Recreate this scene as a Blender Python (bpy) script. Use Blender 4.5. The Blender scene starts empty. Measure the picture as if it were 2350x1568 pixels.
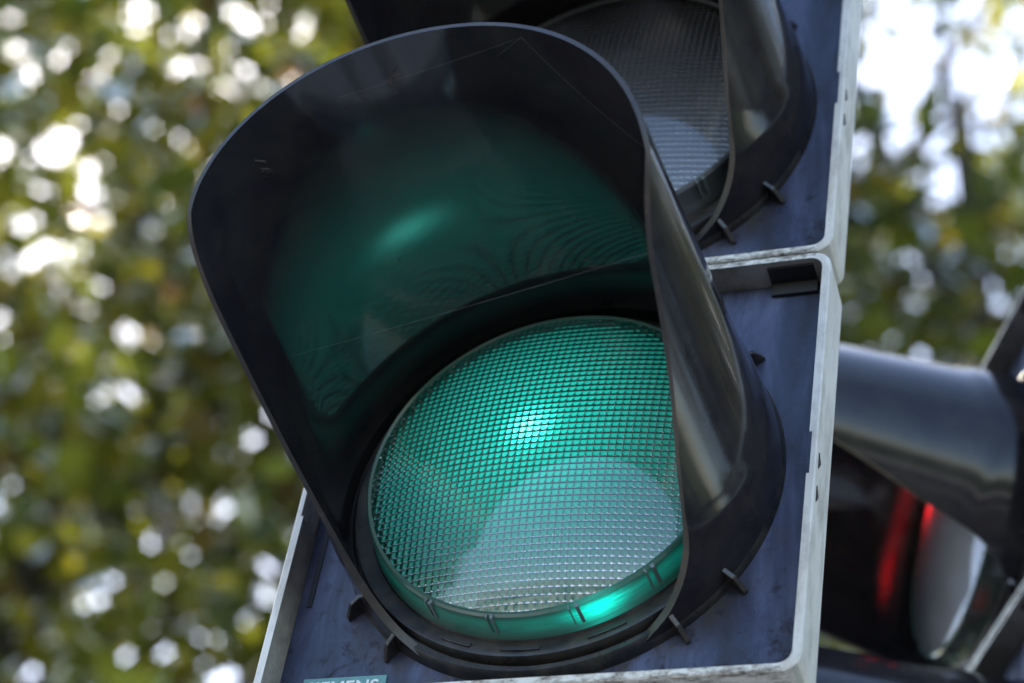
import bpy, bmesh, math, random
from mathutils import Vector, Matrix, noise

# ------------------------------------------------------------------ camera, sky, sun
SC = bpy.context.scene
COL = SC.collection
R = math.radians
S = 1.31                      # metres per measuring unit of the signal head
ZC = 2.42                     # height of the green lens above the pavement

cam_d = bpy.data.cameras.new('camera')
cam = bpy.data.objects.new('camera', cam_d); COL.objects.link(cam); SC.camera = cam
AX, AY, AZ = (0.93865901, -0.10257237, -0.32923877), (-0.31273582, -0.65550934, -0.68738912), (0.14531195, -0.74818875, 0.64737781)
right = Vector((AX[0], -AY[0], AZ[0])); down = Vector((AX[1], -AY[1], AZ[1])); fwd = Vector((AX[2], -AY[2], AZ[2]))
CAM = Vector((0.30841442 * S, -0.70419843 * S, ZC - 0.58763645 * S))
m = Matrix((right, -down, -fwd)).transposed().to_4x4(); m.translation = CAM
cam.matrix_world = m
cam_d.sensor_width = 36; cam_d.lens = 36 * 5208 / 2350
cam_d.clip_start = 0.05; cam_d.clip_end = 3000
cam_d.dof.use_dof = True
FOCUS = Vector((0, -0.016 * S, ZC - 0.03))
cam_d.dof.focus_distance = (FOCUS - CAM).dot(fwd)
cam_d.dof.aperture_fstop = 4.9
cam_d.dof.aperture_blades = 6
cam_d.dof.aperture_rotation = R(4)

SUN_AZ, SUN_EL = R(-48), R(50)          # azimuth from +Y, clockwise positive
sun_dir = Vector((math.sin(SUN_AZ) * math.cos(SUN_EL), math.cos(SUN_AZ) * math.cos(SUN_EL), math.sin(SUN_EL)))
W = bpy.data.worlds.new('World'); SC.world = W; W.use_nodes = True
wn = W.node_tree; bg = wn.nodes['Background']
sky = wn.nodes.new('ShaderNodeTexSky'); sky.sky_type = 'NISHITA'; sky.sun_disc = False
sky.sun_elevation = SUN_EL; sky.sun_rotation = SUN_AZ; sky.air_density = 1.0; sky.dust_density = 1.0
wn.links.new(sky.outputs[0], bg.inputs[0]); bg.inputs[1].default_value = 0.15
sl = bpy.data.lights.new('sun', 'SUN'); sl.energy = 4.5; sl.angle = R(0.53); sl.color = (1, 0.93, 0.82)
sun = bpy.data.objects.new('sun', sl); COL.objects.link(sun); sun.location = (0, 0, 30)
sun.rotation_euler = sun_dir.to_track_quat('Z', 'Y').to_euler()
SC.view_settings.view_transform = 'Standard'; SC.view_settings.look = 'None'
SC.view_settings.gamma = 1; SC.view_settings.exposure = 2.1
SC.render.engine = 'CYCLES'
SC.cycles.use_denoising = True
SC.cycles.sample_clamp_indirect = 5
SC.cycles.max_bounces = 12; SC.cycles.transmission_bounces = 10; SC.cycles.transparent_max_bounces = 12
SC.cycles.caustics_reflective = False; SC.cycles.caustics_refractive = True; SC.cycles.blur_glossy = .3

# ------------------------------------------------------------------ helpers
def tag(o, label=None, cat=None, group=None, kind=None):
    for k, v in (('label', label), ('category', cat), ('group', group), ('kind', kind)):
        if v: o[k] = v
    return o

def link(name, me, mat=None, parent=None, loc=None):
    o = bpy.data.objects.new(name, me); COL.objects.link(o)
    if mat is not None:
        if not me.materials: me.materials.append(mat)
    if parent is not None: o.parent = parent
    if loc is not None: o.location = loc
    return o

def empty(name, loc, rz=0):
    o = bpy.data.objects.new(name, None); COL.objects.link(o); o.location = loc; o.rotation_euler = (0, 0, rz)
    o.empty_display_size = 0.2
    return o

def mesh(name, verts, faces, smooth=False):
    me = bpy.data.meshes.new(name); me.from_pydata([tuple(v) for v in verts], [], faces); me.update()
    if smooth: me.polygons.foreach_set('use_smooth', [True] * len(me.polygons))
    return me

def from_bm(name, bm, smooth=None):
    bmesh.ops.recalc_face_normals(bm, faces=bm.faces)
    me = bpy.data.meshes.new(name); bm.to_mesh(me); bm.free()
    if smooth is not None:
        me.polygons.foreach_set('use_smooth', [True] * len(me.polygons))
        try: me.set_sharp_from_angle(angle=R(smooth))
        except Exception: pass
    return me

def U(x, y, z):               # signal-head units (y = out of the front) to local metres
    return Vector((x * S, -y * S, z * S))

def box_bm(bm, x0, x1, y0, y1, z0, z1, bev=0.0, conv=None):
    vs = [(x, y, z) for x in (x0, x1) for y in (y0, y1) for z in (z0, z1)]
    v = [bm.verts.new(conv(*p) if conv else p) for p in vs]
    fs = [bm.faces.new([v[i] for i in f]) for f in ((0, 1, 3, 2), (4, 6, 7, 5), (0, 4, 5, 1), (2, 3, 7, 6), (0, 2, 6, 4), (1, 5, 7, 3))]
    if bev:
        es = list({e for f in fs for e in f.edges})
        bmesh.ops.bevel(bm, geom=es, offset=bev, segments=2, affect='EDGES', profile=0.6)
    return v

def box_me(name, *a, bev=0.0, conv=None, smooth=None):
    bm = bmesh.new(); box_bm(bm, *a, bev=bev, conv=conv); return from_bm(name, bm, smooth)

def lathe_me(name, prof, n=128, a0=0.0, a1=2 * math.pi, smooth=35):
    """profile of (r, y) in head units turned about the lens axis; angle 0 is the top"""
    bm = bmesh.new(); full = abs(a1 - a0 - 2 * math.pi) < 1e-6
    cols = n if full else n + 1; rows = []
    for i in range(cols):
        t = a0 + (a1 - a0) * i / n
        rows.append([bm.verts.new(U(r * math.sin(t), y, r * math.cos(t))) for r, y in prof])
    for i in range(n):
        A, B = rows[i], rows[(i + 1) % cols]
        for j in range(len(prof) - 1): bm.faces.new((A[j], A[j + 1], B[j + 1], B[j]))
    if not full:
        pass
    return from_bm(name, bm, smooth)

def tube_bm(bm, pts, rad, n=8):
    rings = []; prev = None
    for i, p in enumerate(pts):
        p = Vector(p); d = (Vector(pts[min(i + 1, len(pts) - 1)]) - Vector(pts[max(i - 1, 0)])).normalized()
        a = d.orthogonal().normalized() if prev is None else (prev - d * prev.dot(d)).normalized()
        prev = a; b = d.cross(a); r = rad[i] if hasattr(rad, '__len__') else rad
        rings.append([bm.verts.new(p + (a * math.cos(2 * math.pi * k / n) + b * math.sin(2 * math.pi * k / n)) * r) for k in range(n)])
    for A, B in zip(rings, rings[1:]):
        for k in range(n): bm.faces.new((A[k], A[(k + 1) % n], B[(k + 1) % n], B[k]))
    bm.faces.new(rings[0][::-1]); bm.faces.new(rings[-1])

# ------------------------------------------------------------------ materials
def mat(name, color=(.5, .5, .5), rough=.5, spec=.5, metal=0.0):
    M = bpy.data.materials.new(name); M.use_nodes = True
    b = M.node_tree.nodes['Principled BSDF']
    b.inputs['Base Color'].default_value = (*color, 1); b.inputs['Roughness'].default_value = rough
    b.inputs['Specular IOR Level'].default_value = spec; b.inputs['Metallic'].default_value = metal
    return M

def nd(M, t, **kw):
    x = M.node_tree.nodes.new(t)
    for k, v in kw.items(): setattr(x, k, v)
    return x

def lk(M, a, b): M.node_tree.links.new(a, b)

def noise_node(M, scale, detail=5, rough=.55, coords='Object', stretch=None, distort=0.0):
    tc = nd(M, 'ShaderNodeTexCoord'); out = tc.outputs[coords]
    if stretch:
        mp = nd(M, 'ShaderNodeMapping'); mp.inputs['Scale'].default_value = stretch; lk(M, out, mp.inputs['Vector']); out = mp.outputs[0]
    nz = nd(M, 'ShaderNodeTexNoise'); nz.inputs['Scale'].default_value = scale; nz.inputs['Detail'].default_value = detail
    nz.inputs['Roughness'].default_value = rough; nz.inputs['Distortion'].default_value = distort
    lk(M, out, nz.inputs['Vector']); return nz.outputs['Fac']

def ramp(M, src, stops):
    r = nd(M, 'ShaderNodeValToRGB'); e = r.color_ramp.elements
    while len(e) < len(stops): e.new(0.5)
    for el, (p, c) in zip(e, stops):
        el.position = p; el.color = (*c, 1) if hasattr(c, '__len__') else (c, c, c, 1)
    lk(M, src, r.inputs[0]); return r.outputs[0]

def mixc(M, fac, a, b):
    x = nd(M, 'ShaderNodeMix', data_type='RGBA')
    if hasattr(fac, 'is_output'): lk(M, fac, x.inputs[0])
    else: x.inputs[0].default_value = fac
    for i, s in ((6, a), (7, b)):
        if hasattr(s, 'is_output'): lk(M, s, x.inputs[i])
        else: x.inputs[i].default_value = (*s, 1)
    return x.outputs[2]

def mth(M, op, a, b=None, c=None):
    x = nd(M, 'ShaderNodeMath', operation=op)
    for i, s in enumerate((a, b, c)):
        if s is None: continue
        if hasattr(s, 'is_output'): lk(M, s, x.inputs[i])
        else: x.inputs[i].default_value = s
    return x.outputs[0]

def bump(M, h, strength=.2, dist=.001):
    b = nd(M, 'ShaderNodeBump'); b.inputs['Strength'].default_value = strength; b.inputs['Distance'].default_value = dist
    lk(M, h, b.inputs['Height']); lk(M, b.outputs[0], M.node_tree.nodes['Principled BSDF'].inputs['Normal'])

def P(M): return M.node_tree.nodes['Principled BSDF']

# weathered off-white housing paint
def m_frame():
    M = mat('white_housing_paint', (.66, .65, .63), .5)
    big = ramp(M, noise_node(M, 14, 6, .6), [(.35, (.56, .52, .47)), (.62, (.67, .635, .59))])
    grime = ramp(M, noise_node(M, 60, 8, .7, stretch=(1, 1, .35)), [(.48, 0.0), (.70, 1.0)])
    c = mixc(M, mth(M, 'MULTIPLY', grime, .6), big, (.16, .135, .105))
    spk = ramp(M, noise_node(M, 420, 3, .5), [(.68, 0.0), (.74, 1.0)])
    c = mixc(M, mth(M, 'MULTIPLY', spk, .6), c, (.08, .07, .06))
    lk(M, c, P(M).inputs['Base Color'])
    bump(M, noise_node(M, 700, 3, .5), .25, .0004)
    return M

def m_seam():
    M = mat('dirty_seam_paint', (.5, .48, .45), .6)
    g = ramp(M, noise_node(M, 150, 8, .75, stretch=(.5, 1, 1)), [(.36, (.06, .05, .04)), (.45, (.34, .31, .27)), (.54, (.68, .66, .61))])
    lk(M, g, P(M).inputs['Base Color']); bump(M, noise_node(M, 500, 4, .6), .4, .0006)
    return M

def m_wall():
    M = mat('inner_wall_paint', (.4, .38, .34), .6)
    c = ramp(M, noise_node(M, 40, 7, .65), [(.3, (.20, .18, .15)), (.6, (.42, .40, .36))])
    spk = ramp(M, noise_node(M, 500, 3, .5), [(.66, 0.0), (.73, 1.0)])
    lk(M, mixc(M, mth(M, 'MULTIPLY', spk, .5), c, (.05, .045, .04)), P(M).inputs['Base Color'])
    return M

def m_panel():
    M = mat('dark_panel_sky_tint', (.04, .05, .1), .42, .5)  # dark panel with the reflected sky's blue put into the base colour
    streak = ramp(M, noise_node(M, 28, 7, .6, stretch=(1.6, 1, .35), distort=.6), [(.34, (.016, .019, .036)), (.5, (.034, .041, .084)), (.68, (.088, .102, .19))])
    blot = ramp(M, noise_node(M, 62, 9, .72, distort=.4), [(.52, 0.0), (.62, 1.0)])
    tc = nd(M, 'ShaderNodeTexCoord'); sp = nd(M, 'ShaderNodeSeparateXYZ'); lk(M, tc.outputs['Object'], sp.inputs[0])
    low = nd(M, 'ShaderNodeMapRange'); lk(M, sp.outputs['Z'], low.inputs[0]); low.inputs[1].default_value = -.01; low.inputs[2].default_value = -.12; low.inputs[3].default_value = .12; low.inputs[4].default_value = .75
    ox = nd(M, 'ShaderNodeVectorMath', operation='LENGTH'); mpz = nd(M, 'ShaderNodeMapping'); mpz.inputs['Scale'].default_value = (1, 0, 1); lk(M, tc.outputs['Object'], mpz.inputs[0]); lk(M, mpz.outputs[0], ox.inputs[0])
    near = nd(M, 'ShaderNodeMapRange'); lk(M, ox.outputs['Value'], near.inputs[0]); near.inputs[1].default_value = .128; near.inputs[2].default_value = .150; near.inputs[3].default_value = 1; near.inputs[4].default_value = 0
    dust = mth(M, 'MULTIPLY', mth(M, 'MULTIPLY', near.outputs[0], low.outputs[0]), ramp(M, noise_node(M, 90, 8, .7), [(.4, 0.0), (.6, 1.0)]))
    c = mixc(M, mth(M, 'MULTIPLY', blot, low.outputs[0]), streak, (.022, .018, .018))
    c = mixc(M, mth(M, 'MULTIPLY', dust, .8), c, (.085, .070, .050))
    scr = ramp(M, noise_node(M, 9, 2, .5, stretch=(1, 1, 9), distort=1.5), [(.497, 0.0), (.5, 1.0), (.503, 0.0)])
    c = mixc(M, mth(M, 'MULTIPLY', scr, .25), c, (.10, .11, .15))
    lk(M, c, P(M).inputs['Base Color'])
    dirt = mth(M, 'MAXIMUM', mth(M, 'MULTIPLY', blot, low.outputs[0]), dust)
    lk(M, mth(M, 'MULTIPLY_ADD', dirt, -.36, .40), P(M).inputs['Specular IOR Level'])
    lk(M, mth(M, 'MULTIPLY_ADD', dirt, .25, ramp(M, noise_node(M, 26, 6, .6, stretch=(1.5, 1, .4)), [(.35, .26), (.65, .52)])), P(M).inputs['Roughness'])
    bump(M, noise_node(M, 300, 5, .6), .15, .0005)
    return M

def m_plastic(name='black_visor_plastic', spec=.3, r0=.07, r1=.14):
    M = mat(name, (.014, .0135, .018), .2, spec)
    dust = ramp(M, noise_node(M, 35, 8, .7), [(.4, (.016, .0145, .019)), (.75, (.036, .032, .032))])
    lk(M, dust, P(M).inputs['Base Color'])
    lk(M, ramp(M, noise_node(M, 22, 6, .65), [(.3, r0), (.7, r1)]), P(M).inputs['Roughness'])
    scr = noise_node(M, 260, 4, .6, stretch=(1, .06, 1), distort=.2)
    bump(M, scr, .03, .0002)
    return M

def m_edge():
    M = mat('worn_rim_plastic', (.05, .042, .04), .38, .5)
    c = ramp(M, noise_node(M, 120, 8, .7), [(.35, (.014, .012, .012)), (.6, (.032, .025, .022)), (.76, (.08, .065, .05))])
    lk(M, c, P(M).inputs['Base Color']); bump(M, noise_node(M, 500, 4, .6), .3, .0005)
    return M

def m_lens_glass():
    M = mat('clear_lens_polycarbonate', (1, 1, 1), .0, .5)
    P(M).inputs['Transmission Weight'].default_value = 1; P(M).inputs['IOR'].default_value = 1.585
    lk(M, ramp(M, noise_node(M, 30, 7, .65), [(.4, .015), (.75, .07)]), P(M).inputs['Roughness'])
    return M

def m_board(name, col=None, hot=None, wide=0.0, core=0.0, core_r=.02, at=(0, 0), base=(.055, .065, .095)):
    M = mat(name, base, .45, .4)
    if col is None: return M
    tc = nd(M, 'ShaderNodeTexCoord'); ln = nd(M, 'ShaderNodeVectorMath', operation='LENGTH')
    mp = nd(M, 'ShaderNodeMapping'); mp.inputs['Location'].default_value = (-at[0] * S, 0, -at[1] * S); mp.inputs['Scale'].default_value = (1, 0, 1); lk(M, tc.outputs['Object'], mp.inputs[0])
    lk(M, mp.outputs[0], ln.inputs[0]); rad = ln.outputs['Value']
    def bell(w):
        g = mth(M, 'DIVIDE', rad, w * S); g = mth(M, 'MULTIPLY', g, g); return mth(M, 'POWER', 2.718, mth(M, 'MULTIPLY', g, -1))
    g = bell(core_r)
    e = mth(M, 'ADD', mth(M, 'MULTIPLY', mth(M, 'ADD', .08, bell(.047)), wide), mth(M, 'MULTIPLY', g, core))
    c = mixc(M, mth(M, 'MULTIPLY', g, .8), col, hot)
    lk(M, c, P(M).inputs['Emission Color']); lk(M, e, P(M).inputs['Emission Strength'])
    return M

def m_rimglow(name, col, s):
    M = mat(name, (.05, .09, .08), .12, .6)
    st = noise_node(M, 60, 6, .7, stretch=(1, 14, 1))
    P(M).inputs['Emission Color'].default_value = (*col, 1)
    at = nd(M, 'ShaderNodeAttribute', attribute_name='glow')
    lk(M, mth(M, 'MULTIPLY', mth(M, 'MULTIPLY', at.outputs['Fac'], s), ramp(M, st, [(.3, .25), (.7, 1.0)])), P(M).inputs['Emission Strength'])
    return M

FRAME, SEAM, WALL, PANEL, PLASTIC, INNER, EDGE, LENS = m_frame(), m_seam(), m_wall(), m_panel(), m_plastic(), m_plastic('black_visor_lining', .9, .07, .10), m_edge(), m_lens_glass()
BODY = mat('grey_rear_shell', (.23, .23, .23), .55)
DARK = mat('dark_recess_plastic', (.012, .011, .011), .5)
LUG = mat('dusty_black_plastic', (.022, .02, .021), .45)
BEZEL = mat('black_bezel_plastic', (.016, .016, .018), .33)
for M_, a_, b_ in ((BEZEL, (.014, .014, .017), (.055, .047, .04)), (LUG, (.018, .016, .018), (.06, .05, .04))):
    lk(M_, ramp(M_, noise_node(M_, 55, 8, .72), [(.42, a_), (.66, b_)]), P(M_).inputs['Base Color'])
    lk(M_, ramp(M_, noise_node(M_, 40, 6, .6), [(.35, .26), (.65, .55)]), P(M_).inputs['Roughness'])
GREEN_F = m_board('green_light_board', (.0, .53, .43), (.12, 1.0, .82), wide=.36, core=1.5, core_r=.0075, at=(-.008, .014), base=(.012, .03, .03))
CLEAR_F = m_board('unlit_light_board')
RED_F = m_board('red_light_board', (1, .0, .012), (1, .03, .03), wide=.004, core=3.0, core_r=.010, at=(-.029, .036), base=(.06, .07, .09))
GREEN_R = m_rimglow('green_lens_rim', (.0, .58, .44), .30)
CLEAR_R = mat('clear_lens_rim', (.08, .09, .1), .15, .6)
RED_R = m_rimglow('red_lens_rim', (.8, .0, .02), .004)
TABM = mat('clear_clip_plastic', (.13, .16, .16), .2, .6)
POLE = mat('galvanised_pole', (.28, .29, .29), .45, .5, .6)
lk(POLE, ramp(POLE, noise_node(POLE, 25, 6, .6), [(.3, (.20, .21, .21)), (.7, (.34, .35, .35))]), P(POLE).inputs['Base Color'])

# ------------------------------------------------------------------ ground, street, building across the street
def m_speckle(name, c0, c1, scale, rough=.85):
    M = mat(name, c0, rough, .3)
    a = ramp(M, noise_node(M, scale, 8, .65, coords='Object'), [(.35, c0), (.65, c1)])
    lk(M, a, P(M).inputs['Base Color']); bump(M, noise_node(M, scale * 6, 4, .6), .3, .01); return M

GRASSM = m_speckle('park_lawn', (.035, .055, .018), (.07, .085, .03), 2.0)
ASPH = m_speckle('asphalt', (.04, .04, .042), (.065, .064, .062), 3.0)
PAVE = m_speckle('pavement_concrete', (.22, .21, .20), (.30, .29, .27), 2.5)
STONE = m_speckle('kerb_granite', (.25, .25, .25), (.36, .35, .34), 12.0)
PAINT = m_speckle('road_paint', (.6, .6, .58), (.75, .75, .72), 6.0)

def slab(name, x0, x1, y0, y1, z0, z1, M, label=None, cat=None, kind='structure'):
    o = link(name, box_me(name, x0, x1, y0, y1, z0, z1), M); tag(o, label, cat, None, kind); return o

g = link('ground', mesh('ground', [(-600, -600, -.16), (600, -600, -.16), (600, 600, -.16), (-600, 600, -.16)], [(0, 1, 2, 3)]), GRASSM); tag(g, 'flat grassy ground reaching to the horizon', 'ground', None, 'structure')
slab('pavement', -60, 60, -1.6, 3.4, -.15, 0, PAVE, 'pale concrete pavement under the traffic lights', 'pavement')
slab('kerb', -60, 60, -1.78, -1.603, -.15, .002, STONE, 'granite kerb along the road edge', 'kerb')
slab('road', -60, 60, -10.2, -1.783, -.158, -.12, ASPH, 'dark asphalt road in front of the lights', 'road')
for k in range(8):
    slab('lane_marking', -28 + k * 7.5, -25 + k * 7.5, -6.06, -5.94, -.119, -.116, PAINT, 'dashed white lane line', 'marking')
slab('far_pavement', -60, 60, -14, -10.203, -.15, 0, PAVE, 'pavement on the far side of the road', 'pavement')

PLASTER = m_speckle('pale_plaster', (.62, .57, .50), (.70, .66, .59), 1.2)
ROOFM = m_speckle('roof_tiles', (.22, .22, .23), (.32, .32, .33), 3.0)
WFRAME = mat('window_frame_paint', (.7, .7, .68), .4)
GLASS = mat('window_glass', (.03, .035, .04), .06, .8)
def building(x0, x1, y, floors, label, roofh):
    e = empty('town_house', ((x0 + x1) / 2, y, 0)); tag(e, label, 'building', 'houses across the road')
    w = (x1 - x0) / 2; H = floors * 3.3 + .6
    link('wall', box_me('wall', -w, w, -9, 0, -.15, H), PLASTER, e)
    bm = bmesh.new()
    v = [bm.verts.new(p) for p in ((-w - .3, .4, H + .01), (w + .3, .4, H + .01), (w + .3, -9.4, H + .01), (-w - .3, -9.4, H + .01), (-w - .3, -4.5, H + roofh), (w + .3, -4.5, H + roofh))]
    for f in ((0, 1, 5, 4), (2, 3, 4, 5), (0, 4, 3), (1, 2, 5), (0, 3, 2, 1)): bm.faces.new([v[i] for i in f])
    link('roof', from_bm('roof', bm), ROOFM, e)
    wf = box_me('window', -.62, .62, -.02, .05, -.85, .85); wp = box_me('pane', -.54, .54, .03, .056, -.77, .77); ws = box_me('sill', -.72, .72, -.02, .14, -.95, -.853)
    wf.materials.append(WFRAME); wp.materials.append(GLASS); ws.materials.append(WFRAME)
    nw = int((x1 - x0) / 2.4)
    for fl in range(floors):
        for k in range(nw):
            o = link('window', wf, None, e, (-w + (k + .5) * (2 * w / nw), 0, 1.7 + fl * 3.3))
            link('pane', wp, None, o); link('sill', ws, None, o)
building(-34, -12, -62, 2, 'pale plastered house across the road on the left', 3.0)
building(-11, 11, -62, 2, 'pale plastered house across the road opposite the lights', 2.6)

# ------------------------------------------------------------------ trees
def m_leaf():
    M = bpy.data.materials.new('leaf'); M.use_nodes = True; nt = M.node_tree; nt.nodes.remove(P(M))
    out = nt.nodes['Material Output']; at = nd(M, 'ShaderNodeAttribute', attribute_name='leaf_color')
    d = nd(M, 'ShaderNodeBsdfDiffuse'); t = nd(M, 'ShaderNodeBsdfTranslucent'); gl = nd(M, 'ShaderNodeBsdfGlossy'); gl.inputs['Roughness'].default_value = .4
    gl.inputs['Color'].default_value = (.9, .9, .9, 1)
    br = nd(M, 'ShaderNodeMix', data_type='RGBA', blend_type='MULTIPLY'); br.inputs[0].default_value = 1
    lk(M, at.outputs['Color'], br.inputs[6]); br.inputs[7].default_value = (1.35, 1.32, .85, 1)
    lk(M, at.outputs['Color'], d.inputs[0]); lk(M, br.outputs[2], t.inputs[0])
    a = nd(M, 'ShaderNodeMixShader'); a.inputs[0].default_value = .65; lk(M, d.outputs[0], a.inputs[1]); lk(M, t.outputs[0], a.inputs[2])
    fr = nd(M, 'ShaderNodeFresnel'); fr.inputs['IOR'].default_value = 1.12
    b = nd(M, 'ShaderNodeMixShader'); lk(M, fr.outputs[0], b.inputs[0]); lk(M, a.outputs[0], b.inputs[1]); lk(M, gl.outputs[0], b.inputs[2])
    lk(M, b.outputs[0], out.inputs[0]); return M
LEAF = m_leaf()
BARK = mat('bark', (.09, .07, .055), .9)
lk(BARK, ramp(BARK, noise_node(BARK, 9, 7, .7, stretch=(3, 3, .6)), [(.35, (.045, .035, .028)), (.65, (.14, .12, .095))]), P(BARK).inputs['Base Color'])
bump(BARK, noise_node(BARK, 14, 7, .7, stretch=(3, 3, .5)), .8, .03)

PALETTE = [((.08, .10, .055), 3), ((.11, .13, .026), 5), ((.155, .165, .026), 5), ((.20, .185, .026), 4), ((.23, .185, .03), 2), ((.13, .095, .04), 2), ((.15, .09, .06), 1)]
PAL = [c for c, w in PALETTE for _ in range(w)]

def tree(base, label, seed, trunk_h, trunk_r, cen, rad, n_clump, per, leaf, gaps=(), thin=(), lean=(0, 0)):
    """trunk and limbs, then a crown of single leaves hung in clumps round twig ends; gaps are open pockets (centre, radius)"""
    rnd = random.Random(seed); base = Vector(base)
    root = empty('broadleaf_tree', base); tag(root, label, 'tree', 'street trees')
    top = Vector((lean[0], lean[1], trunk_h)); cen = Vector(cen)
    bm = bmesh.new()
    tube_bm(bm, [(0, 0, -.2), (0, 0, .25), top * .3 + Vector((.05, .03, 0)), top * .65 + Vector((-.04, .05, 0)), top, top.lerp(cen, .5), cen + Vector((0, 0, rad[2] * .45))],
            [trunk_r * 1.5, trunk_r * 1.08, trunk_r, trunk_r * .9, trunk_r * .8, trunk_r * .5, trunk_r * .12], 14)
    link('trunk', from_bm('trunk', bm, 60), BARK, root)
    # limbs
    tips = []; bm = bmesh.new()
    for k in range(15):
        az = k * 2.4 + rnd.uniform(-.3, .3); s = top.lerp(cen, rnd.uniform(-.1, .9))
        e = cen + Vector((math.cos(az) * rad[0] * rnd.uniform(.6, .92), math.sin(az) * rad[1] * rnd.uniform(.6, .92), rad[2] * rnd.uniform(-.55, .75)))
        pts = [s]
        for q in (.25, .5, .75, 1): pts.append(s.lerp(e, q) + Vector((rnd.uniform(-.2, .2), rnd.uniform(-.2, .2), rnd.uniform(-.1, .2) + .3 * math.sin(q * 3.14))))
        tube_bm(bm, pts, [trunk_r * .34, trunk_r * .27, trunk_r * .2, trunk_r * .12, trunk_r * .05], 8)
        for p0 in pts[1:]:
            for _ in range(3):
                d = Vector((rnd.gauss(0, 1), rnd.gauss(0, 1), rnd.gauss(.2, .7))).normalized() * rnd.uniform(.6, 1.5)
                tube_bm(bm, [p0, p0 + d * .5 + Vector((0, 0, .06)), p0 + d], [trunk_r * .08, trunk_r * .05, .004], 5); tips.append(p0 + d)
    link('limbs', from_bm('limbs', bm, 60), BARK, root)
    # leaves
    V = []; F = []; CL = []
    def leafq(p, s, c):
        d = Vector((rnd.gauss(0, 1), rnd.gauss(0, 1), rnd.gauss(-.5, .8))).normalized(); u = d.orthogonal().normalized()
        u.rotate(Matrix.Rotation(rnd.uniform(0, 6.28), 3, d)); nrm = d.cross(u); i = len(V)
        w = s * .42; f = s * rnd.uniform(.05, .16)
        V.extend((p, p + d * s * .32 + u * w + nrm * f, p + d * s * .74 + u * w * .62 + nrm * f, p + d * s, p + d * s * .74 - u * w * .62 + nrm * f, p + d * s * .32 - u * w + nrm * f))
        F.append((i, i + 1, i + 2, i + 3)); F.append((i, i + 3, i + 4, i + 5)); CL.extend([c] * 6)
    n = 0; tries = 0
    while n < n_clump and tries < n_clump * 12:
        tries += 1
        if rnd.random() < .3 and tips: p = rnd.choice(tips) + Vector((rnd.gauss(0, .2), rnd.gauss(0, .2), rnd.gauss(0, .2)))
        else:
            d = Vector((rnd.gauss(0, 1), rnd.gauss(0, 1), rnd.gauss(0, 1))).normalized() * rnd.random() ** .45
            p = cen + Vector((d.x * rad[0], d.y * rad[1], d.z * rad[2]))
        wp = p + base
        if noise.noise(wp * .85 + Vector((seed * 3.1, 0, 0))) < -.16 and rnd.random() < .6: continue
        if any((wp - Vector(gc)).length < gr for gc, gr in gaps): continue
        if any((wp - Vector(gc)).length < gr and rnd.random() > keep for gc, gr, keep in thin): continue
        n += 1; tint = rnd.choice(PAL); sr = rnd.uniform(.22, .5)
        zone = noise.noise(wp * .45 + Vector((9.7, seed, 0))) * 1.6 + rnd.gauss(0, .25)
        tint = PAL[min(len(PAL) - 1, max(0, int((zone * .5 + .5) * len(PAL))))]
        for _ in range(int(per * rnd.uniform(.6, 1.4))):
            q = p + Vector((rnd.gauss(0, sr), rnd.gauss(0, sr), rnd.gauss(0, sr * .7)))
            if any((q + base - Vector(gc)).length < gr for gc, gr in gaps): continue
            c0 = tint if rnd.random() < .6 else rnd.choice(PAL); b = rnd.uniform(.75, 1.25)
            leafq(q, leaf * rnd.uniform(.6, 1.25), (c0[0] * b, c0[1] * b, c0[2] * b, 1))
    me = mesh('crown', V, F); a = me.color_attributes.new('leaf_color', 'FLOAT_COLOR', 'POINT')
    a.data.foreach_set('color', [x for c in CL for x in c])
    link('crown', me, LEAF, root); return root

def along(px, py, dist):                      # a point out in the air along the picture direction (2350 px wide picture)
    d = (right * (px - 1175) + down * (py - 784) + fwd * 5208).normalized(); return CAM + d * dist

OPEN = ((150, 430, .16), (30, 330, .13), (200, 950, .12), (340, 830, .12), (110, 360, .2), (60, 450, .16), (235, 690, .16), (250, 540, .14), (560, 1215, .16), (240, 1330, .15), (165, 90, .14), (780, 105, .13), (300, 900, .12), (90, 600, .14),
        (2110, 220, .42), (2150, 420, .22), (2040, 480, .14), (1980, 720, .2), (2120, 640, .2), (2120, 40, .2), (2010, 300, .16))
def openings(dist): return tuple((along(x, y, dist + dd), r * dist / 11) for x, y, r in OPEN for dd in (-1.4, -.9, -.45, 0, .45, .9, 1.4))
c1 = along(250, 700, 11.0); c2 = along(2150, 500, 12.0); c3 = along(1100, 300, 15)
tree((c1.x - .6, c1.y + .8, -.15), 'yellowing broadleaf tree whose crown fills the left of the picture', 3, 4.6, .2, (.6, -.8, c1.z), (4.4, 2.8, 3.8), 470, 38, .145, gaps=openings(11),
     thin=((along(180, 560, 11), 1.1, .3), (along(330, 980, 11), .8, .4), (along(150, 150, 11), .45, .4)))
tree((c2.x + .9, c2.y + .5, -.15), 'broadleaf tree with open bright gaps behind the red signal', 8, 5.0, .22, (-.9, -.5, c2.z), (4.0, 2.6, 3.5), 330, 38, .145,
     gaps=openings(12), thin=((along(2110, 230, 12), 1.2, .3), (along(2060, 600, 12), .9, .5)))
tree((c3.x, c3.y + 1, -.15), 'taller broadleaf tree standing farthest back between the two others', 15, 6.5, .27, (0, -1, c3.z + .5), (5.0, 3.0, 3.8), 230, 40, .15, gaps=openings(15))

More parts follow.
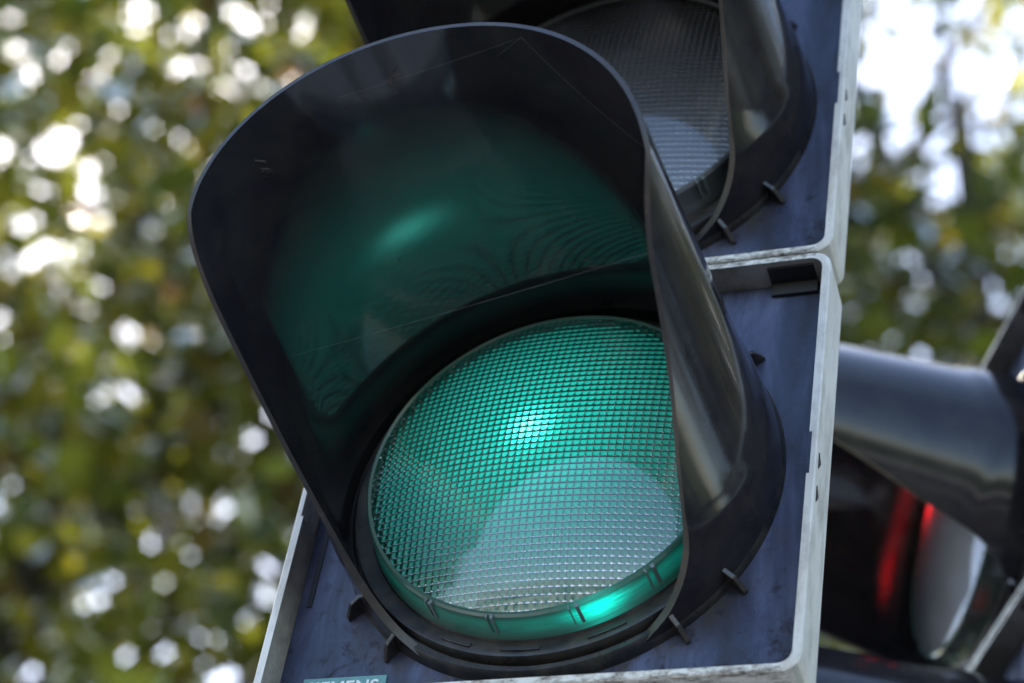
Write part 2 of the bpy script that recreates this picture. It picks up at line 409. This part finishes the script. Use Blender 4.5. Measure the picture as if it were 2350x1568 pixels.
# unseen trees added to block sky in the visor reflections; copies of built ones
def copy_tree(src, loc, rz, label, sc=1.0):
    r = src.copy(); COL.objects.link(r); r.location = loc; r.rotation_euler = (0, 0, rz); r.scale = (sc, sc, sc); r['label'] = label
    for ch in src.children:
        c = ch.copy(); COL.objects.link(c); c.parent = r
T = [o for o in COL.objects if o.name.startswith('broadleaf_tree')]
copy_tree(T[0], (8.5, 1.8, -.15), 2.0, 'unseen tree added to block sky on the pavement to the right of the traffic lights')
copy_tree(T[1], (13.5, -11.5, -.15), 4.0, 'unseen tree added to block sky across the road to the right')
copy_tree(T[0], (-11, -11.8, -.15), 1.0, 'unseen tree added to block sky across the road to the left', .8)
for x, y, rz in ((4.6, 12, 2.2), (9, 11, 5.4), (9.5, 5.2, .3)):
    copy_tree(T[0], (x, y, -.16), rz, 'unseen leafy tree added to block sky close behind and to the right of the red traffic light')
copy_tree(T[0], (5.6, 7.6, -.15), 3.6, 'unseen tree added to block sky on the lawn behind the red traffic light')
for k, (x, y, rz) in enumerate(((12, 17, 1), (17, 4, 4), (21, -3, 1.4), (22, 13, 2.4))):
    copy_tree(T[k % 3], (x, y, -.16), rz, 'unseen tree added to block sky well behind the traffic lights', .95)

# ------------------------------------------------------------------ signal head
HW, HH, TH = .1127, .1069, .0031      # half width and height inside the lip, lip thickness
PY = -.016                            # front panel depth
def rrect(hw, hh, r, n=5):
    pts = []
    for cx_, cz_, a0 in ((hw - r, hh - r, 0), (-hw + r, hh - r, 90), (-hw + r, -hh + r, 180), (hw - r, -hh + r, 270)):
        for k in range(n + 1):
            a = R(a0 + 90 * k / n); pts.append((cx_ + r * math.cos(a), cz_ + r * math.sin(a)))
    return pts

def notch(pts, z0, z1):               # extra points on the right and left straight sides
    out = []
    for i, p in enumerate(pts):
        out.append(p); q = pts[(i + 1) % len(pts)]
        if abs(p[0] - q[0]) < 1e-6 and abs(p[1] - q[1]) > .1:
            zs = [z1, z1, z0, z0] if p[1] > q[1] else [z0, z0, z1, z1]
            for k, z in enumerate(zs): out.append((p[0], z + (0.0004 if (k in (1,)) else 0) * (0), 'n' if k in (1, 2) else 'e'))
    return out

def make_frame_mesh():
    z0, z1 = -.0150, .0068
    o = notch(rrect(HW + TH, HH + TH - .0003, .0085), z0, z1); i = notch(rrect(HW, HH, .006), z0, z1)
    bm = bmesh.new()
    def ring(pts, y, dx=0.0, dyn=0.0):
        vs = []
        for p in pts:
            isn = len(p) == 3 and p[2] == 'n'; x = p[0] + (math.copysign(dx, p[0]) if isn else 0)
            vs.append(bm.verts.new(U(x, y - (dyn if isn else 0), p[1])))
        return vs
    bw = .0006
    def off(pts, d):                  # shrink towards the centre, for small edge bevels
        return [(p[0] - math.copysign(d, p[0]), p[1] - (math.copysign(d, p[1]) if abs(p[1]) > .05 else 0), *p[2:]) for p in pts]
    rings = [ring(i, PY - .001, .0012), ring(i, -bw, .0012), ring(off(i, -bw), 0, .0012), ring(off(o, bw), 0), ring(o, -bw), ring(off(o, -.0008), -.027), ring(off(o, .004), -.0275), ring(off(o, .012), -.0275)]
    for A, B in zip(rings, rings[1:]):
        for k in range(len(A)): bm.faces.new((A[k], A[(k + 1) % len(A)], B[(k + 1) % len(A)], B[k]))
    me = from_bm('section_housing', bm, 40)
    me.materials.append(FRAME); me.materials.append(WALL); me.materials.append(SEAM)
    for p in me.polygons:
        c = p.center; n_ = p.normal
        inner = abs(c.x) <= HW * S * 1.003 and abs(c.z) <= HH * S * 1.003 and -c.y > PY * S * 1.2 and -c.y < -bw * S * .9
        if inner: p.material_index = 1
        elif abs(c.z) > HH * S * 1.0005 and abs(c.x) < (HW - .004) * S: p.material_index = 2
    return me

def make_body_mesh():
    bm = bmesh.new(); prev = None
    for hw, hh, r, y in ((HW - .009, HH - .006, .012, -.0272), (HW - .014, HH - .008, .02, -.045), (HW - .034, HH - .012, .03, -.095), (HW - .055, HH - .03, .035, -.118), (.02, .02, .015, -.124)):
        ring = [bm.verts.new(U(x, y, z)) for x, z in rrect(hw, hh, r)]
        if prev:
            for k in range(len(ring)): bm.faces.new((prev[k], prev[(k + 1) % len(ring)], ring[(k + 1) % len(ring)], ring[k]))
        prev = ring
    bm.faces.new(prev); return from_bm('rear_shell', bm, 40)

# visor: surface measured from its rim; angle 0 = top
KN = (0, 40, 70, 85, 95, 103, 110, 120, 130, 140, 150)
KL = (.1690, .1688, .1650, .1560, .1376, .1082, .0831, .0507, .015, -.0028, -.0114)
def rim_len(a):
    a = abs(a); n_ = len(KN)
    if a >= KN[-1]: return KL[-1]
    k = max(i for i in range(n_ - 1) if KN[i] <= a)
    def sl_(i):
        if i == 0: return 0.0
        if i == n_ - 1: return (KL[-1] - KL[-2]) / (KN[-1] - KN[-2])
        return (KL[i + 1] - KL[i - 1]) / (KN[i + 1] - KN[i - 1])
    h = KN[k + 1] - KN[k]; t = (a - KN[k]) / h
    return ((2 * t ** 3 - 3 * t ** 2 + 1) * KL[k] + (t ** 3 - 2 * t ** 2 + t) * h * sl_(k) + (-2 * t ** 3 + 3 * t ** 2) * KL[k + 1] + (t ** 3 - t ** 2) * h * sl_(k + 1))
def visor_pt(deg, y, inset=0.0):
    t = R(deg); u = min(max((y + .0125) / .17, 0), 1.2)
    g_ = max(0.0, -math.cos(t) + .17)
    r = (.0978 + .0011 * u) * (1 - .236 * u * g_)
    # the tunnel sits slightly inside a wider foot skirt; the step runs as a soft crease low on the sides
    yc = .008 + .022 * max(0.0, math.cos(t)) + .025 * max(0.0, -math.cos(t))
    w = 1 / (1 + math.exp(-(y - yc) / .0024)); r -= .0016 * w if inset == 0 else .0012
    r -= inset
    return (r * math.sin(t) - .0071 * u, y, r * math.cos(t) - .0031 * u)
def make_visor_mesh():
    A = [-150 + 300 * i / 150 for i in range(151)]; NS = 110; th_ = .0024
    V = []; F = []; mi = []
    def grid(ins):
        base = len(V)
        for a in A:
            L_ = rim_len(a)
            for j in range(NS + 1):
                s = (j / NS); V.append(U(*visor_pt(a, -.0135 + (L_ + .0135) * s, ins)))
        return base
    o = grid(0); i = grid(th_); n_ = NS + 1
    for a in range(len(A) - 1):
        for j in range(NS):
            q = o + a * n_ + j; F.append((q, q + 1, q + n_ + 1, q + n_)); mi.append(0)
            q = i + a * n_ + j; F.append((q, q + n_, q + n_ + 1, q + 1)); mi.append(2)
        q = o + a * n_ + NS; w = i + a * n_ + NS; F.append((q, w, w + n_, q + n_)); mi.append(1)
        q = o + a * n_; w = i + a * n_; F.append((q, q + n_, w + n_, w)); mi.append(0)
    for a, flip in ((0, 1), (len(A) - 1, 0)):
        for j in range(NS):
            q = o + a * n_ + j; w = i + a * n_ + j
            F.append((q, w, w + 1, q + 1) if flip else (q, q + 1, w + 1, w)); mi.append(1)
    bm = bmesh.new(); me0 = mesh('visor', V, F); me0.polygons.foreach_set('material_index', mi)
    bm.from_mesh(me0); bmesh.ops.recalc_face_normals(bm, faces=bm.faces); me = from_bm('visor', bm, 45)
    me.materials.append(PLASTIC); me.materials.append(EDGE); me.materials.append(INNER); return me

LR, LY, SAG = .0800, .006, .0125
LRS = (LR * LR + SAG * SAG) / (2 * SAG)
def dome_y(r): return LY + SAG - (LRS - math.sqrt(max(LRS * LRS - r * r, 0)))
def make_lens_mesh():
    """solid clear lens: smooth dome in front, a moulded grid of pillow prisms behind, closed at the edge"""
    pitch = .0031; sub = 5; V = []; F = []; sm = []
    for i in range(-26, 26):
        for j in range(-26, 26):
            xc, zc = (i + .5) * pitch, (j + .5) * pitch
            if math.hypot(xc, zc) > LR + pitch * .3: continue
            b = len(V)
            for u in range(sub + 1):
                for v in range(sub + 1):
                    a, c = u / sub * 2 - 1, v / sub * 2 - 1
                    x = xc + a * pitch / 2; z = zc + c * pitch / 2; r = math.hypot(x, z)
                    if r > LR: x *= LR / r; z *= LR / r; r = LR
                    V.append(U(x, dome_y(r) - .0026 - AMP * (1.0 * (1 - a * a) + (1 - c * c)) / 2, z))
            for u in range(sub):
                for v in range(sub):
                    q = b + u * (sub + 1) + v; F.append((q, q + 1, q + sub + 2, q + sub + 1))
    me = mesh('t', V, F); bm = bmesh.new(); bm.from_mesh(me)
    if me.polygons[0].normal.y < 0: bmesh.ops.reverse_faces(bm, faces=bm.faces)
    for f in bm.faces: f.smooth = True
    n_ = 144; rings = []
    for k in range(1, 41):
        r = LR * k / 40; rings.append([bm.verts.new(U(r * math.sin(2 * math.pi * q / n_), dome_y(r), r * math.cos(2 * math.pi * q / n_))) for q in range(n_)])
    c = bm.verts.new(U(0, dome_y(0), 0)); fs = []
    for q in range(n_): fs.append(bm.faces.new((c, rings[0][q], rings[0][(q + 1) % n_])))
    for A, B in zip(rings, rings[1:]):
        for q in range(n_): fs.append(bm.faces.new((A[q], B[q], B[(q + 1) % n_], A[(q + 1) % n_])))
    for f in fs: f.normal_update()
    if fs[0].normal.y > 0: bmesh.ops.reverse_faces(bm, faces=fs)
    for f in fs: f.smooth = True
    me = bpy.data.meshes.new('lens'); bm.to_mesh(me); bm.free(); return me
AMP = .00120
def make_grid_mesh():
    """dark strips added for the shade in the valleys between the pillow prisms"""
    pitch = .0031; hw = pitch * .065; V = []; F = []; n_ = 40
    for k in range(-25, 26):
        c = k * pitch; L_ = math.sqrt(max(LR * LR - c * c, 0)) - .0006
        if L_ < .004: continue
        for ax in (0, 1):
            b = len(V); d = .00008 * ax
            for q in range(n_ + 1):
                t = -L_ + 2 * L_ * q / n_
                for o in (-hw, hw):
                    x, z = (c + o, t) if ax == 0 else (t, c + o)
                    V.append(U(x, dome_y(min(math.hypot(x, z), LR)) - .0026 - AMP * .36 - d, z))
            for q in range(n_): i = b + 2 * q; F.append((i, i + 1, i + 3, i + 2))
    return mesh('lens_gap_shade', V, F)

def make_rim_mesh():
    """clear flange of the lens: a short cylinder below the facets with a lip"""
    prof = [(LR - .0012, LY + .0004), (LR + .0002, LY + .0008), (LR + .0012, LY - .0002), (LR + .0016, LY - .004), (LR + .0019, LY - .0085), (LR + .0030, LY - .0105), (LR + .0036, LY - .0125)]
    me = lathe_me('lens_rim', prof, 160)
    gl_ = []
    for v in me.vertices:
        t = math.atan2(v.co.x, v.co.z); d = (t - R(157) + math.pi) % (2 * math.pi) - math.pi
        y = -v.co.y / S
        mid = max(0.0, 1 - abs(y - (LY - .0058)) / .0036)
        gl_.append((.20 + 5.5 * math.exp(-(d / .11) ** 2) + .5 * math.exp(-(d / .45) ** 2)) * (.10 + mid))  # lamp light in the flange and its bright glint painted as emission
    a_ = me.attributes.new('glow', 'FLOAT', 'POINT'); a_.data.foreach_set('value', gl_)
    return me

def make_bezel_mesh():
    prof = [(.0790, -.004), (.0832, -.0062), (.0842, -.0078), (.0895, -.0066), (.0912, -.0068), (.0918, -.0080), (.0922, -.0125), (.0934, -.0126), (.0940, -.0100), (.0962, -.0098), (.0972, -.0108), (.0985, -.0140), (.0990, -.0165)]
    return lathe_me('bezel', prof, 160, smooth=28)

def make_lug_mesh():
    bm = bmesh.new(); t = .0011
    prof = [(.0955, -.0158), (.1065, -.0158), (.1065, -.0145), (.1022, -.0078), (.0965, -.0060)]
    f, b = [], []
    for r, y in prof: f.append(bm.verts.new(U(t, y, r))); b.append(bm.verts.new(U(-t, y, r)))
    bm.faces.new(f); bm.faces.new(b[::-1])
    for k in range(len(prof)): q = (k + 1) % len(prof); bm.faces.new((f[k], b[k], b[q], f[q]))
    bmesh.ops.bevel(bm, geom=list(bm.edges), offset=.0004, segments=1, affect='EDGES'); return from_bm('visor_lug', bm)

def arc_me(name, r0, r1, y0, y1, a0, a1, n=14):
    bm = bmesh.new(); pr = None
    for k in range(n + 1):
        t = R(a0 + (a1 - a0) * k / n)
        q = [bm.verts.new(U(r * math.sin(t), y, r * math.cos(t))) for r, y in ((r0, y0), (r1, y0), (r1, y1), (r0, y1))]
        if pr:
            for j in range(4): bm.faces.new((pr[j], pr[(j + 1) % 4], q[(j + 1) % 4], q[j]))
        else: bm.faces.new(q[::-1])
        pr = q
    bm.faces.new(pr); return from_bm(name, bm, 40)

def prism_me(name, pts, axis_x0, axis_x1):         # pts in (y, z), extruded along x
    bm = bmesh.new(); a = [bm.verts.new(U(axis_x0, y, z)) for y, z in pts]; b = [bm.verts.new(U(axis_x1, y, z)) for y, z in pts]
    bm.faces.new(a); bm.faces.new(b[::-1])
    for k in range(len(pts)): q = (k + 1) % len(pts); bm.faces.new((a[k], b[k], b[q], a[q]))
    return from_bm(name, bm)

def withmat(me, M):
    me.materials.clear(); me.materials.append(M); return me

FRAME_ME, BODY_ME, VISOR_ME = make_frame_mesh(), withmat(make_body_mesh(), BODY), make_visor_mesh()
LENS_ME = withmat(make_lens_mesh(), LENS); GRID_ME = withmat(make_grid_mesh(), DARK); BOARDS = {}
for k, M in (('green', GREEN_F), ('clear', CLEAR_F), ('red', RED_F)):
    BOARDS[k] = withmat(lathe_me('light_board', [(.00001 + .077 * k / 14, dome_y(.077 * k / 14) - .0100) for k in range(15)], 64), M)
RIM0 = make_rim_mesh(); RIMS = {k: withmat(RIM0.copy(), M) for k, M in (('green', GREEN_R), ('clear', CLEAR_R), ('red', RED_R))}
BACK_ME = withmat(lathe_me('lens_chamber', [(.0765, -.0040), (.0790, .0030)], 64), DARK)
BEZEL_ME = withmat(make_bezel_mesh(), BEZEL); LUG_ME = withmat(make_lug_mesh(), LUG)
PANEL_ME = bpy.data.meshes.new('front_panel')
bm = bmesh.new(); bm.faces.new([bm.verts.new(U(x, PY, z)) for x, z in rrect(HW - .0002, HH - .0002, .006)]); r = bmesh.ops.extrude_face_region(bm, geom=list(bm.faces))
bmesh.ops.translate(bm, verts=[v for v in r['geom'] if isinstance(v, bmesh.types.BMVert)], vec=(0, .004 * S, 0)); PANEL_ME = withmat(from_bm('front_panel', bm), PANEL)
SLOT_ME = withmat(box_me('panel_slot', -.1085, -.1062, PY - .002, PY + .0006, -.053, -.012, conv=U), DARK)
TAB_ME = withmat(box_me('panel_clip', .083, .099, PY - .002, PY + .0035, -.1066, -.1040, conv=U, bev=.0006), DARK)
POCKET_ME = withmat(prism_me('latch_pocket', [(-.0035, .1066), (-.0155, .1066), (-.0155, .0995), (-.0138, .0995), (-.0132, .1054), (-.0040, .1060)], .086, .1068), DARK)
SIDE_ME = []
for zz in (-.0017, -.0187):
    SIDE_ME.append(withmat(prism_me('side_vent', [(-.0040, zz), (-.0074, zz - .0036), (-.0042, zz - .0080)], HW + TH - .001, HW + TH + .0003), DARK))
TABS = [withmat(arc_me('rim_clip', LR + .0006, LR + .0026, LY - .0118, LY + .0010, a - w_, a + w_, 3), TABM) for a, w_ in ((-151, .5), (-149.4, .15), (188, .35), (189.6, .15), (165, .2), (162.6, .5), (141, .3), (138.5, .6))]
SLOTS = [withmat(arc_me('bezel_slot', .0866, .0882, -.0080, -.0064, a0, a1), DARK) for a0, a1 in ((196, 205), (176, 187), (152, 163))]
RIDGES = [withmat(arc_me('slot_ridge', .0884, .0889, -.0080, -.0059, a0, a1), BEZEL) for a0, a1 in ((196, 205), (176, 187), (152, 163))]

PLATE = mat('teal_name_plate', (.10, .26, .25), .45)
lk(PLATE, ramp(PLATE, noise_node(PLATE, 260, 8, .75), [(.42, (.12, .29, .28)), (.6, (.09, .22, .22)), (.68, (.05, .04, .035))]), P(PLATE).inputs['Base Color'])
PRINT = mat('white_print', (.72, .74, .74), .5)
def name_plate(h):
    x0, x1, zt, zb = -.1010, -.0632, -.0906, -.1010
    link('name_plate', withmat(box_me('name_plate', x0, x1, PY - .001, PY + .0009, zb, zt, conv=U, bev=.0003), PLATE), None, h)
    cu = bpy.data.curves.new('lettering', 'FONT'); cu.body = 'SIEMENS'; cu.size = 1; cu.offset = .022; cu.extrude = 0; cu.space_character = 1.05
    t = bpy.data.objects.new('tmp', cu); COL.objects.link(t); dg = bpy.context.evaluated_depsgraph_get()
    me = bpy.data.meshes.new_from_object(t.evaluated_get(dg)); bpy.data.objects.remove(t)
    xs = [v.co.x for v in me.vertices]; ys = [v.co.y for v in me.vertices]; a, b, c, d = min(xs), max(xs), min(ys), max(ys)
    for v in me.vertices:
        fx = (v.co.x - a) / (b - a); fz = (v.co.y - c) / (d - c)
        v.co = U(-.0990 + fx * .0328, PY + .00115, -.0984 + fz * .0058)
    me.update(); link('lettering', withmat(me, PRINT), None, h)

def section(root, loc, kind, lit_label, plate=False, lens_label=None):
    h = link('section_housing', FRAME_ME, None, root, loc)
    if lit_label: h['label'] = lit_label
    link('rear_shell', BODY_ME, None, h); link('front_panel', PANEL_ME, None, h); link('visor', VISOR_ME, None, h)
    link('bezel', BEZEL_ME, None, h); link('lens_chamber', BACK_ME, None, h); link('light_board', BOARDS[kind], None, h)
    link('lens_gap_shade', GRID_ME, None, h)
    f = link('lens', LENS_ME, None, h)
    if lens_label: f['label'] = lens_label
    link('lens_rim', RIMS[kind], None, h)
    for a in (-142, -125, -53, 53, 125, 142):
        o = link('visor_lug', LUG_ME, None, h); o.rotation_euler = (0, R(a), 0)
    link('panel_slot', SLOT_ME, None, h); link('panel_clip', TAB_ME, None, h); link('latch_pocket', POCKET_ME, None, h)
    for me in SIDE_ME: link('side_vent', me, None, h)
    for me in TABS: link('rim_clip', me, None, h)
    for me in SLOTS: link('bezel_slot', me, None, h)
    for me in RIDGES: link('slot_ridge', me, None, h)
    if plate: name_plate(h)
    return h

PITCH = .2203
def traffic_light(axis_xy, rz, zs, kinds, label, plates):
    """axis_xy: the point on the ground below the lens axis at the front plane; zs: heights of the sections"""
    back = .215 * S
    out = Vector((math.sin(rz), -math.cos(rz), 0)); base = Vector((axis_xy[0], axis_xy[1], 0)) - out * back
    root = empty('traffic_light', base, rz); tag(root, label, 'traffic light')
    top = max(zs) + .16 * S
    bm = bmesh.new(); tube_bm(bm, [(0, 0, 0), (0, 0, top)], .051, 32); link('pole', from_bm('pole', bm, 40), POLE, root)
    bm = bmesh.new(); tube_bm(bm, [(0, 0, top - .002), (0, 0, top + .012), (0, 0, top + .03)], [.056, .056, .02], 24); link('pole_cap', from_bm('pole_cap', bm, 40), DARK, root)
    bm = bmesh.new(); tube_bm(bm, [(0, 0, 0), (0, 0, .02), (0, 0, .0205), (0, 0, .09)], [.11, .11, .066, .06], 24); link('pole_foot', from_bm('pole_foot', bm, 40), POLE, root)
    for z in (min(zs) - .06 * S, max(zs) + .06 * S):
        bm = bmesh.new(); tube_bm(bm, [(0, 0, z - .03), (0, 0, z + .03)], .057, 24); box_bm(bm, -.03, .03, -.16, -.03, z - .025, z + .025)
        link('mounting_bracket', from_bm('mounting_bracket', bm, 40), POLE, root)
    hs = []
    for z, (k, l1, l2), pl in zip(zs, kinds, plates): hs.append(section(root, (0, -back, z), k, l1, pl, l2))
    return root, hs

main, mh = traffic_light((0, 0), 0, [ZC, ZC + PITCH * S, ZC + 2 * PITCH * S],
    [('green', 'lowest section with a glowing green lens', 'lit teal green lens with a grid of small prisms'), ('clear', 'middle section with an unlit clear lens', None), ('clear', 'top section with an unlit lens', None)],
    'traffic light in the foreground with its lowest lens lit green and a white edged housing', [True, False, False])
Z2 = ZC + .262 * S
second, sh = traffic_light((.1006 * S, .4067 * S), R(-61.1), [Z2, Z2 - PITCH * S, Z2 - 2 * PITCH * S],
    [('red', 'top section with a lit red lens', 'clear lens with a small red glow'), ('clear', 'middle section with an unlit lens', None), ('clear', 'lowest section with an unlit lens', None)],
    'blurred traffic light at the right showing red, turned away to the left', [False, False, False])

# ------------------------------------------------------------------ spider silk across the opening of the green visor
SILK = mat('spider_silk', (.28, .28, .28), .4, .5)
off = Vector((0, 0, ZC))
def vp(a, f_, ins=.0026): return U(*visor_pt(a, rim_len(a) * f_, ins)) + off
def silk(label, strands, rad=.00003):
    bm = bmesh.new()
    for a, b, sag in strands:
        tube_bm(bm, [a.lerp(b, q / 8) - Vector((0, 0, sag * 4 * (q / 8) * (1 - q / 8))) for q in range(9)], rad, 5)
    o = link('spider_thread', from_bm('spider_thread', bm), SILK); tag(o, label, 'spider thread', 'spider silk in the green visor'); return o
silk('long spider thread strung slantwise across the mouth of the green visor', [(vp(-79, .425), vp(96, .985), .001)])
rnd = random.Random(5)
silk('fine spider silk just under the top edge of the green visor', [(vp(-30, .9), vp(22, .97), .001), (vp(22, .97), vp(62, .8), .003), (vp(12, .9), vp(22, .97), 0)], .00002)
def tuft(label, a, f_, n_):
    p = vp(a, f_); bm = bmesh.new()
    for _ in range(n_):
        q = p + Vector((rnd.gauss(0, .003), rnd.gauss(0, .003), -.0006)); pts = [q]
        d = Vector((rnd.gauss(0, 1), rnd.gauss(0, 1), rnd.gauss(0, .3)))
        for _k in range(6):
            d += Vector((rnd.gauss(0, .9), rnd.gauss(0, .9), rnd.gauss(0, .4))); q = q + d.normalized() * .0012; pts.append(q)
        tube_bm(bm, pts, rnd.choice((.00007, .00007, .0002)), 4)
    tag(link('cobweb_tuft', from_bm('cobweb_tuft', bm), mat('cobweb_debris', (.16, .11, .08), .8)), label, 'cobweb')
tuft('small brown cobweb tuft near the top inside the green visor', -16, .875, 9)
tuft('pale tangled cobweb on the left inner wall of the green visor', -56, .875, 16)
